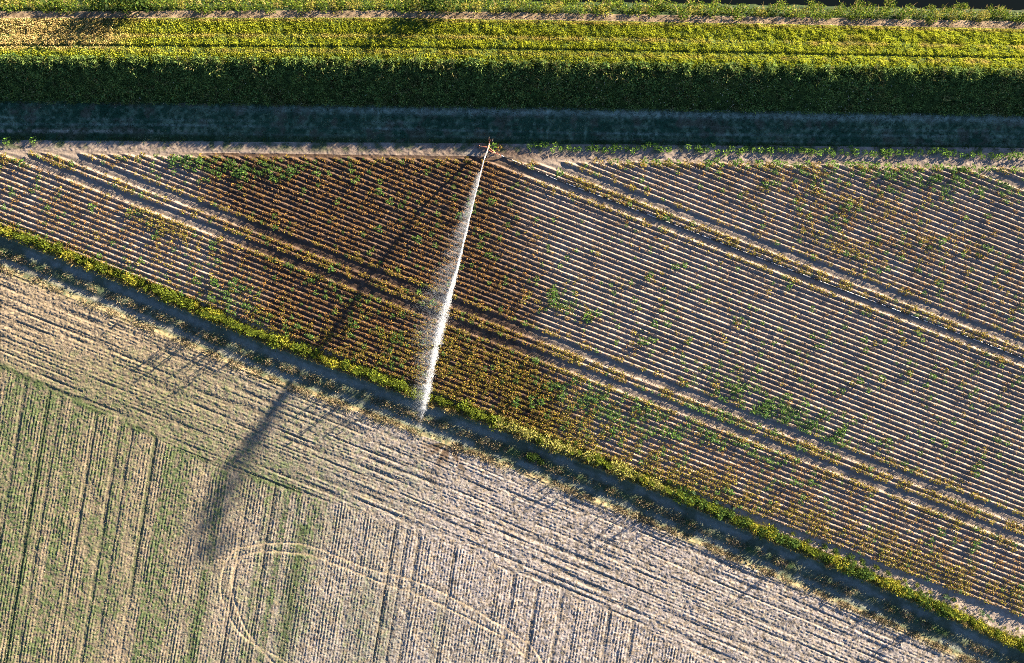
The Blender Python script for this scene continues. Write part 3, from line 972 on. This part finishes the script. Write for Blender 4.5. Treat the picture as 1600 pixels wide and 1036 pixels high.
def margin_bushes():
    rng = np.random.default_rng(401)
    lib = {}
    for key, cols, n, r, h, lf in [('green', HG, 170, .62, .75, .17), ('yellow', HY, 170, .58, .70, .16), ('pale', HP, 190, .66, .80, .16), ('dark', HD, 230, .72, .95, .18)]:
        lib[key] = [np_mesh('weed_bush', *bush(rng, n, r, h, lf, cols)[:2], M_LEAF) for _ in range(0)]
        for _ in range(5):
            v, f, t = bush(rng, n, r, h, lf, cols)
            lib[key].append(np_mesh('weed_bush', v, f, M_LEAF, t))
    lib['straw'] = []
    for _ in range(5):
        v, f, t = blade_clump(rng, 120, .34, .75, .06, HS, lean=.8, bias=(.1, -.5))
        lib['straw'].append(np_mesh('grass_tussock', v, f, M_STRAW, t))
    lib['thistle'] = []
    for _ in range(5):
        v, f, t = join([tall_weed(rng, 60, 1.0 + .4 * rng.random(), HT), leaf_clump(rng, 40, .3, .35, .22, HT)])
        lib['thistle'].append(np_mesh('thistle', v, f, M_LEAF, t))
    lib['tall'] = []
    for _ in range(4):
        v, f, t = join([tall_weed(rng, 90, 1.9 + .6 * rng.random(), HG), tall_weed(rng, 70, 1.5 + .5 * rng.random(), HG) , bush(rng, 80, .4, .7, .16, HG, 3)])
        lib['tall'].append(np_mesh('tall_weed', v, f, M_LEAF, t))
    nm = {'green': ('weed_bush', 'green leafy weed bush', 'bush'), 'yellow': ('weed_bush', 'yellow leaved weed bush', 'bush'), 'pale': ('weed_bush', 'pale cream flowering weed bush', 'bush'),
          'dark': ('weed_bush', 'dark green dense bush', 'bush'), 'straw': ('grass_tussock', 'straw grass tussock', 'grass tussock'),
          'thistle': ('thistle', 'blue green thistle', 'thistle'), 'tall': ('tall_weed', 'tall thin green weed', 'weed')}

    def where(px):
        if px < 160: return 'at the far left end of the overgrown strip'
        if px < 420: return 'on the overgrown strip left of the watered rows'
        if px < 630: return 'on the overgrown strip below the watered rows'
        if px < 700: return 'on the overgrown strip where the water jet passes over'
        if px < 830: return 'on the overgrown strip just right of the water jet'
        if px < 1060: return 'on the pale flowering stretch of the strip'
        if px < 1140: return 'at the dark bulge of the overgrown strip'
        if px < 1330: return 'on the gappy stretch of the strip beside bare sand'
        if px < 1490: return 'on the yellow stretch near the lower right'
        return 'at the lower right end beside bare sand'

    def put(key, px, off, sc, label=None):
        py = hedge_c(px) + off + SL * (px - 800)
        w = world(px, py)
        name, lab, cat = nm[key]
        o = bpy.data.objects.new(name, lib[key][rng.integers(0, len(lib[key]))])
        o.location = (w[0], w[1], w[2] - .04); o.rotation_euler = (0, 0, rng.random() * 6.28 if key != 'straw' else rng.normal(0, .4))
        o.scale = (sc, sc, sc * (1.05 + .35 * rng.random()))
        COL.objects.link(o)
        set_kind(o, label or (lab + ' ' + where(px)), cat, cat + ' plants of the overgrown strip beside the farm track')

    px = -60.0
    while px < 1660:
        if px < 1060: key = rng.choice(['green', 'green', 'green', 'yellow'] if px < 780 else ['pale', 'pale', 'yellow', 'green'])
        elif px < 1140: key = rng.choice(['dark', 'green'])
        elif px < 1440: key = rng.choice(['green', 'yellow', 'dark'])
        else: key = rng.choice(['yellow', 'dark', 'yellow', 'green'])
        big = 1.3 if px < 790 else 1.4 if px < 1060 else 1.45
        put(key, px, rng.normal(0.5, 2.2) - (1.5 if px > 800 and px < 1060 else 0), big * (0.5 + .75 * rng.random()))
        if rng.random() < .45: put(rng.choice(['green', key]), px + 3, rng.normal(-4, 2) , .55 + .4 * rng.random())
        px += 9.5 * (0.8 + .4 * rng.random())
    for p in rng.random(26) * 1640: put('straw', p, 10 + rng.normal(0, 2), .7 + .5 * rng.random())
    # taller ones that throw the pointed shadows over the stubble
    for p in rng.random(46) * 1640: put('tall', p, rng.normal(-1, 2.5), .45 + .55 * rng.random() ** 2)
    for p in (330, 352, 385, 402, 415, 560, 592, 905, 918, 934, 948, 1040, 1058, 1105, 1262, 1470, 1478): put('tall', p, rng.normal(0, 2), .8 + .45 * rng.random())
    # separate plants on the bare sand at the lower right
    for p, o_, key, sc in ((1238, -14, 'green', .55), (1262, -13, 'dark', .55), (1288, -14, 'dark', .75), (1303, -15, 'dark', .8), (1326, -16, 'dark', .75), (1346, -16, 'dark', .8), (1367, -16, 'green', .75), (1385, -15, 'dark', .7),
                           (1412, -16, 'green', .6), (1432, -17, 'green', .6), (1452, -16, 'yellow', .5), (1476, -20, 'thistle', .9), (1489, -21, 'dark', .55), (1494, -12, 'yellow', .5), (1508, -16, 'green', .4), (1532, -20, 'thistle', 1.0),
                           (1546, -16, 'thistle', .6), (1568, -12, 'green', .45), (1588, -20, 'green', .4), (1082, -13, 'thistle', .8), (1118, -13, 'thistle', .7), (1145, -15, 'thistle', .6), (1045, -13, 'dark', .7), (900, -14, 'dark', .6)):
        lb = {'thistle': 'blue green thistle standing alone on bare sand', 'dark': 'dark green bush on the sand side of the strip', 'green': 'small green bush on the sand side of the strip', 'yellow': 'small yellow bush on the sand side of the strip'}[key]
        put(key, p, o_, sc, lb + ' ' + ('near the lower right corner' if p > 1440 else 'beside the last potato row' if p > 1200 else 'at the dark bulge' if p > 1040 else 'on the pale stretch'))
    # dark low clumps on the track
    for p, o_, sc in ((826, 33, .9), (836, 33, 1.0), (831, 37, .8), (845, 36, .7)):
        put('dark', p, o_, sc, 'almost black low weed clump on the crown of the farm track')


margin_bushes()


def river_bushes():
    rng = np.random.default_rng(501)
    RG = [(0.12, 0.20, 0.03), (0.22, 0.27, 0.04), (0.06, 0.11, 0.025)]
    RY = [(0.27, 0.29, 0.05), (0.20, 0.23, 0.04), (0.34, 0.31, 0.08)]
    lib = {}
    for key, cols, n, r, h, lf in [('green', RG, 200, .75, .95, .17), ('yellow', RY, 180, .70, .85, .16), ('dark', HD, 320, 1.1, 1.9, .2)]:
        lib[key] = []
        for _ in range(5):
            v, f, t = bush(rng, n, r, h, lf, cols, 6)
            if key != 'dark':
                v2, f2, t2 = blade_clump(rng, 9, r * .8, h * 1.2, .06, HS, lean=.45, bias=(0, .25))
                v, f, t = join([(v, f, t), (v2, f2, t2)])
            lib[key].append(np_mesh('riverside_bush', v, f, M_LEAF, t))
    lab = {'green': 'green riverside weed clump with pale stalks', 'yellow': 'yellow green riverside weed clump with seed heads', 'dark': 'tall dark green riverside bush'}

    def where(px):
        return 'near the top left corner' if px < 150 else 'left of the straw path bend' if px < 420 else 'in the left half of the top edge' if px < 720 else \
            'near the middle of the top edge' if px < 950 else 'where black water begins' if px < 1250 else 'against black water towards the top right corner'

    def put(key, px, yb, sc, label=None):
        kz = np.interp(yb, DIKE[:, 0], DIKE[:, 1])
        gy = 518 - (518 - yb) * (H - kz) / H; gy = gy + delta(px, gy)
        z = float(surface_z(np.array([px]), np.array([gy]))[0])
        o = bpy.data.objects.new('riverside_bush', lib[key][rng.integers(0, 5)])
        o.location = (float(px2x(px)), float(py2y(gy)), z - .05); o.rotation_euler = (0, 0, rng.normal(0, .5))
        o.scale = (sc, sc, sc * (0.85 + .3 * rng.random()) * (1.5 if sc > 1.4 and key == 'dark' else 1))
        COL.objects.link(o)
        set_kind(o, label or (lab[key] + ' ' + where(px)), 'riverside bush', 'weed clumps along the river bank')

    px = -70.0
    while px < 1670:
        key = rng.choice(['green', 'yellow', 'green'])
        put(key, px, rng.uniform(9, 14), 1.0 + .5 * rng.random())
        if px < 760 or rng.random() < .4: put(rng.choice(['green', 'dark', 'yellow']) if px < 760 else 'green', px + 4, rng.uniform(0, 6), .9 + .45 * rng.random())
        px += 11.5 * (0.75 + .5 * rng.random())
    for p, y, sc in ((172, 10, .8), (195, 9, 1.0), (216, 9, 1.1), (240, 9, 1.05), (672, 9, .8), (694, 9, 1.05), (712, 9, .9), (100, 8, .7)):
        put('dark', p, y, sc * 1.9, 'tall dark green riverside bush ' + ('whose shadow crosses the straw grass on the left' if p < 300 else 'whose shadow falls on the grass above the irrigation gun'))
    for p, y, sc in ((855, 10, .8), (1035, 10, .95), (1062, 9, 1.0), (1265, 10, 1.1), (1312, 8, 1.2), (1552, 9, 1.3), (1562, 8, 1.0)):
        put('green', p, y, sc, 'bulging green riverside bush jutting out ' + where(p))


river_bushes()


# ------------------------------------------------------------------ irrigation gun, hose and water jet
def tube(path, radius, seg=8):
    p = np.array(path, float); n = len(p)
    rad = np.broadcast_to(np.asarray(radius, float), (n,))
    t = unit(np.gradient(p, axis=0))
    ref = np.where(np.abs(t[:, 2:3]) > .9, np.array([[1., 0, 0]]), np.array([[0, 0, 1.]]))
    a = unit(np.cross(t, ref)); b = np.cross(t, a)
    ang = np.linspace(0, 2 * np.pi, seg, endpoint=False)
    ring = a[:, None] * np.cos(ang)[None, :, None] + b[:, None] * np.sin(ang)[None, :, None]
    v = (p[:, None] + ring * rad[:, None, None]).reshape(-1, 3)
    f = []
    for i in range(n - 1):
        for k in range(seg):
            f.append((i * seg + k, i * seg + (k + 1) % seg, (i + 1) * seg + (k + 1) % seg, (i + 1) * seg + k))
    # caps as quads fan to centre pairs
    c0 = len(v); v = np.vstack([v, p[0], p[-1]])
    for k in range(0, seg, 2):
        f.append((c0, (k + 2) % seg, k + 1, k)); b0 = (n - 1) * seg
        f.append((c0 + 1, b0 + k, b0 + k + 1, b0 + (k + 2) % seg))
    return v, np.array(f)


def merge(parts):
    vs, fs = [], []; k = 0
    for v, f in parts: vs.append(v); fs.append(f + k); k += len(v)
    return np.vstack(vs), np.vstack(fs)


def torus(center, axis, R, r, n=20, m=8):
    a = unit(np.array(axis, float)[None])[0]
    ref = np.array([0, 0, 1.]) if abs(a[2]) < .9 else np.array([1., 0, 0])
    u = unit(np.cross(a, ref)[None])[0]; w = np.cross(a, u)
    v = []; f = []
    for i in range(n):
        th = 2 * math.pi * i / n; rd = u * math.cos(th) + w * math.sin(th)
        for j in range(m):
            ph = 2 * math.pi * j / m
            v.append(np.array(center) + rd * (R + r * math.cos(ph)) + a * r * math.sin(ph))
            f.append((i * m + j, ((i + 1) % n) * m + j, ((i + 1) % n) * m + (j + 1) % m, i * m + (j + 1) % m))
    return np.array(v), np.array(f)


M_RED = paint_material('faded_red_paint', (0.46, 0.19, 0.13), rough=.5, var=.3)
M_RUBBER = paint_material('black_rubber', (0.03, 0.03, 0.03), rough=.8, var=.3)
M_STEEL = paint_material('galvanised_steel', (0.55, 0.50, 0.46), rough=.4, metal=.6, var=.2)
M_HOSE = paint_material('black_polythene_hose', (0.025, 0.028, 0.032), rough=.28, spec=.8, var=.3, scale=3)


def gleam_on_hose(m):
    """white gleam painted in broken dashes along the top of the hose"""
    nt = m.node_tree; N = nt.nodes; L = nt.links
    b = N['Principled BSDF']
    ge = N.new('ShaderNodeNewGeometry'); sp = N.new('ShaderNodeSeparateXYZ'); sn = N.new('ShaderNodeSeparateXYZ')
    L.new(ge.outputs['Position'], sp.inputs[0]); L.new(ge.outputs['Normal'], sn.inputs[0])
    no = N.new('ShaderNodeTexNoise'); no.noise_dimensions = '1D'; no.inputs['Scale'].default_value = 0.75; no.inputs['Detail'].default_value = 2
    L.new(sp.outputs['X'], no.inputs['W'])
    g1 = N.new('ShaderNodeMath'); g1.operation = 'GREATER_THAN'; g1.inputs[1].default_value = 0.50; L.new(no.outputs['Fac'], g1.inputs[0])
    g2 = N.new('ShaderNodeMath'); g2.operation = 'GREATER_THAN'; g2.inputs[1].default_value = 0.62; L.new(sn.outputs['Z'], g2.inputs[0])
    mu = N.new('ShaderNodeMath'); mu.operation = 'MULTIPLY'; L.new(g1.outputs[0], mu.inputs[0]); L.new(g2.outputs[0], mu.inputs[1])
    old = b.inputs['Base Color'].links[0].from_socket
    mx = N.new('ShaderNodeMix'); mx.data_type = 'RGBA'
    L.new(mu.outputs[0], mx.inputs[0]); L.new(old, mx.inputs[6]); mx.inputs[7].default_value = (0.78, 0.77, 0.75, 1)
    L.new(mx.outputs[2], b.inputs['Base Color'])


gleam_on_hose(M_HOSE)  # highlight painted into the hose colour

NOZ = world(763, 228.5, 1.75)


def gun():
    c = world(763.5, 231.5, 0.0); c[2] = float(surface_z(np.array([763.5]), np.array([231.5]))[0])
    root = bpy.data.objects.new('irrigation_gun', None); root.location = c; COL.objects.link(root)
    set_kind(root, 'red three wheeled irrigation gun spraying at the top end of the hose', 'irrigation gun')

    def at(px, py, z): return world(px, py, z + c[2]) - c

    def part(name, vf, mat, parent=root):
        return link(name, np_mesh(name, vf[0], vf[1], mat, smooth=True), parent)
    hub = at(763, 230, .55)
    top = at(766.5, 218, .45); left = at(749.5, 229.5, .45); back = at(775, 239.5, .45)
    fr = [tube([hub, top], .06), tube([hub, left], .06), tube([at(762.5, 229, .55), at(769, 235, .5), back], .075), tube([at(762, 234, .55), at(768.5, 238, .5), back], .075),
          tube([at(762.5, 229, .55), at(762, 234, .55)], .07), tube([back, at(783, 243.3, .25)], .065)]
    fr += [tube([at(763.5, 217, .42), at(769.5, 220, .42)], .06), tube([at(749, 227.5, .42), at(750, 231.8, .42)], .06)]
    part('frame', merge(fr), M_RED)
    ax = at(770, 220, 0) - at(763, 217, 0)
    for p, axis in ((at(763.8, 216.8, .36), ax), (at(769.2, 219.8, .36), ax), (at(749.5, 229.6, .36), at(750, 231.8, 0) - at(749, 227.5, 0))):
        w = part('wheel', torus(p, axis, .28, .085), M_RUBBER)
        a = unit(axis[None])[0]
        part('rim', merge([torus(p, axis, .17, .05, 16, 6), tube([p - a * .12, p + a * .12], .07)]), M_STEEL, w)
    part('riser', merge([tube([at(763, 230.5, .5), at(763, 230.2, 1.0), at(763, 230, 1.35)], .08), torus(at(763, 230.1, 1.1), (0, 0, 1), .12, .04)]), M_STEEL)
    n = NOZ - c
    s = at(763, 230, 1.4)
    d = unit((at(757, 250, 2.6) - s)[None])[0]
    b = part('gun_barrel', tube([s - d * .35, s, s + d * .6, s + d * 1.15, s + d * 1.5], [.10, .11, .09, .07, .05]), M_RED)
    part('nozzle', tube([s + d * 1.5, s + d * 1.62, s + d * 1.75], [.065, .06, .035]), M_STEEL, b)
    part('drive_arm', merge([tube([s + d * .3 + np.array([.05, 0, .12]), s + d * 1.2 + np.array([.12, 0, .18])], .03), torus(s + d * 1.25 + np.array([.12, 0, .18]), d, .09, .03, 12, 6)]), M_STEEL)
    part('counterweight', tube([s - d * .35, s - d * .62], [.13, .13]), M_STEEL)


gun()


def hose():
    pts = [(783, 243.3), (790, 246.5), (800, 250.5), (830, 263.5), (870, 281)]
    for px in np.arange(900, 1721, 20): pts.append((px, 254.6 + SL * (px - 800) + 0.7 * math.sin(px / 90.0)))
    pts = smooth_path(pts, 4)
    z = surface_z(pts[:, 0], pts[:, 1])
    k = np.ones(9) / 9
    z = np.convolve(np.pad(z, 4, 'edge'), k, 'valid') + .09
    z[0] = .25; z[1] = .22
    w = np.stack([px2x(pts[:, 0]), py2y(pts[:, 1]), z], 1)
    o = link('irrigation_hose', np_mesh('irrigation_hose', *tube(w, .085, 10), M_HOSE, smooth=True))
    set_kind(o, 'long black irrigation hose with painted white gleams lying in the upper wheel rut', 'hose')


hose()


def water_jet():
    rng = np.random.default_rng(601)
    m = bpy.data.materials.new('white_water_spray'); m.use_nodes = True
    nt = m.node_tree; N = nt.nodes; L = nt.links
    N.remove(N['Principled BSDF'])
    ge = N.new('ShaderNodeNewGeometry')
    no = N.new('ShaderNodeTexNoise'); no.inputs['Scale'].default_value = 1.5
    cr = N.new('ShaderNodeValToRGB'); cr.color_ramp.elements[0].color = (.74, .80, .90, 1); cr.color_ramp.elements[1].color = (.84, .91, .99, 1)
    L.new(ge.outputs['Position'], no.inputs['Vector']); L.new(no.outputs['Fac'], cr.inputs['Fac'])
    d = N.new('ShaderNodeBsdfDiffuse'); t = N.new('ShaderNodeBsdfTranslucent'); ms = N.new('ShaderNodeMixShader'); ms.inputs['Fac'].default_value = .5
    L.new(cr.outputs['Color'], d.inputs['Color']); L.new(cr.outputs['Color'], t.inputs['Color'])
    L.new(d.outputs[0], ms.inputs[1]); L.new(t.outputs[0], ms.inputs[2]); L.new(ms.outputs[0], N['Material Output'].inputs['Surface'])
    tt = np.array([0, .06, .25, .45, .60, .70, .80, .90, 1.0])
    PXY = np.array([(762.3, 232.5), (756, 250), (735, 335), (713, 425), (694, 490), (681, 545), (670, 600), (662, 640), (655.5, 667)])
    hh = np.array([1.9, 2.8, 5.0, 7.0, 8.1, 8.5, 8.6, 7.8, .15])
    wid = np.array([.07, .08, .12, .26, .75, .70, .60, .50, .35])        # spread of the jet, metres

    def at(u):
        return np.interp(u, tt, PXY[:, 0]), np.interp(u, tt, PXY[:, 1]), np.interp(u, tt, hh), np.interp(u, tt, wid)

    def drops(n, side, size, u0=0.0, power=1.0, seed=1):
        r = np.random.default_rng(seed)
        u = u0 + (1 - u0) * r.random(n) ** power
        u = u[r.random(n) < np.interp(u, [0, .70, .84, .91, .95, 1], [1, 1, .62, .30, .07, .05])]; n = len(u)
        u = u[r.random(n) < .25 + 1.1 * vnoise(u * 70, u * 0, 1.0, 68)]; n = len(u)
        px, py, h, w = at(u)
        cen = world(px, py, h)
        px2, py2, h2, _ = at(np.minimum(u + .02, 1.0)); px3, py3, h3, _ = at(np.maximum(u - .02, 0.0))
        d = unit(world(px2, py2, h2) - world(px3, py3, h3))
        gx = r.normal(0, 1, n)
        lateral = np.cross(d, np.array([0, 0, 1.])); lateral = unit(lateral)     # points to the right of the flight
        clump = (vnoise(u * 90, gx * 1.2, 1.0, 61) - .5) * 1.0
        if side == 0:
            cen = cen + lateral * (w * .34 * gx * (.6 + .9 * vnoise(u * 45, gx * 0, 1.0, 67)))[:, None] + np.array([0, 0, 1.]) * (w * .85 * r.normal(0, 1, n) + clump * w * .5)[:, None]
        else:
            drift = np.abs(r.normal(0, 1, n)) * side * np.interp(u, [0, .2, .4, .55, .75, 1], [.1, .5, 1.4, 2.2, 1.1, .5])
            cen = cen + np.array([-1, -.15, 0]) * drift[:, None] + np.array([0, 0, 1.]) * (r.normal(0, .5, n) - drift * .55)[:, None]
        cen[:, 2] = np.maximum(cen[:, 2], .1)
        ln = size * (1.2 + 3.5 * r.random(n)); wd = size * (0.6 + .8 * r.random(n))
        a = unit(np.cross(d, r.normal(0, 1, (n, 3)))); b = np.cross(d, a)
        v = np.stack([cen + d * ln[:, None], cen + a * wd[:, None], cen + b * wd[:, None], cen - (a + b) * wd[:, None] * .8, cen - d * ln[:, None]], 1).reshape(-1, 3)
        base = np.array([(0, 1, 2), (0, 2, 3), (0, 3, 1), (4, 2, 1), (4, 3, 2), (4, 1, 3)])
        f = (base[None] + (np.arange(n) * 5)[:, None, None]).reshape(-1, 3)
        return v, f
    core = drops(40000, 0, .020, seed=3)
    o = link('water_jet', np_mesh('water_jet', core[0], core[1], m))
    set_kind(o, 'long white arc of water shot from the irrigation gun across the potato rows', 'water jet')
    mist = drops(100000, 1.0, .0075, .10, .8, seed=4)
    link('spray_mist', np_mesh('spray_mist', mist[0], mist[1], m), o)


water_jet()
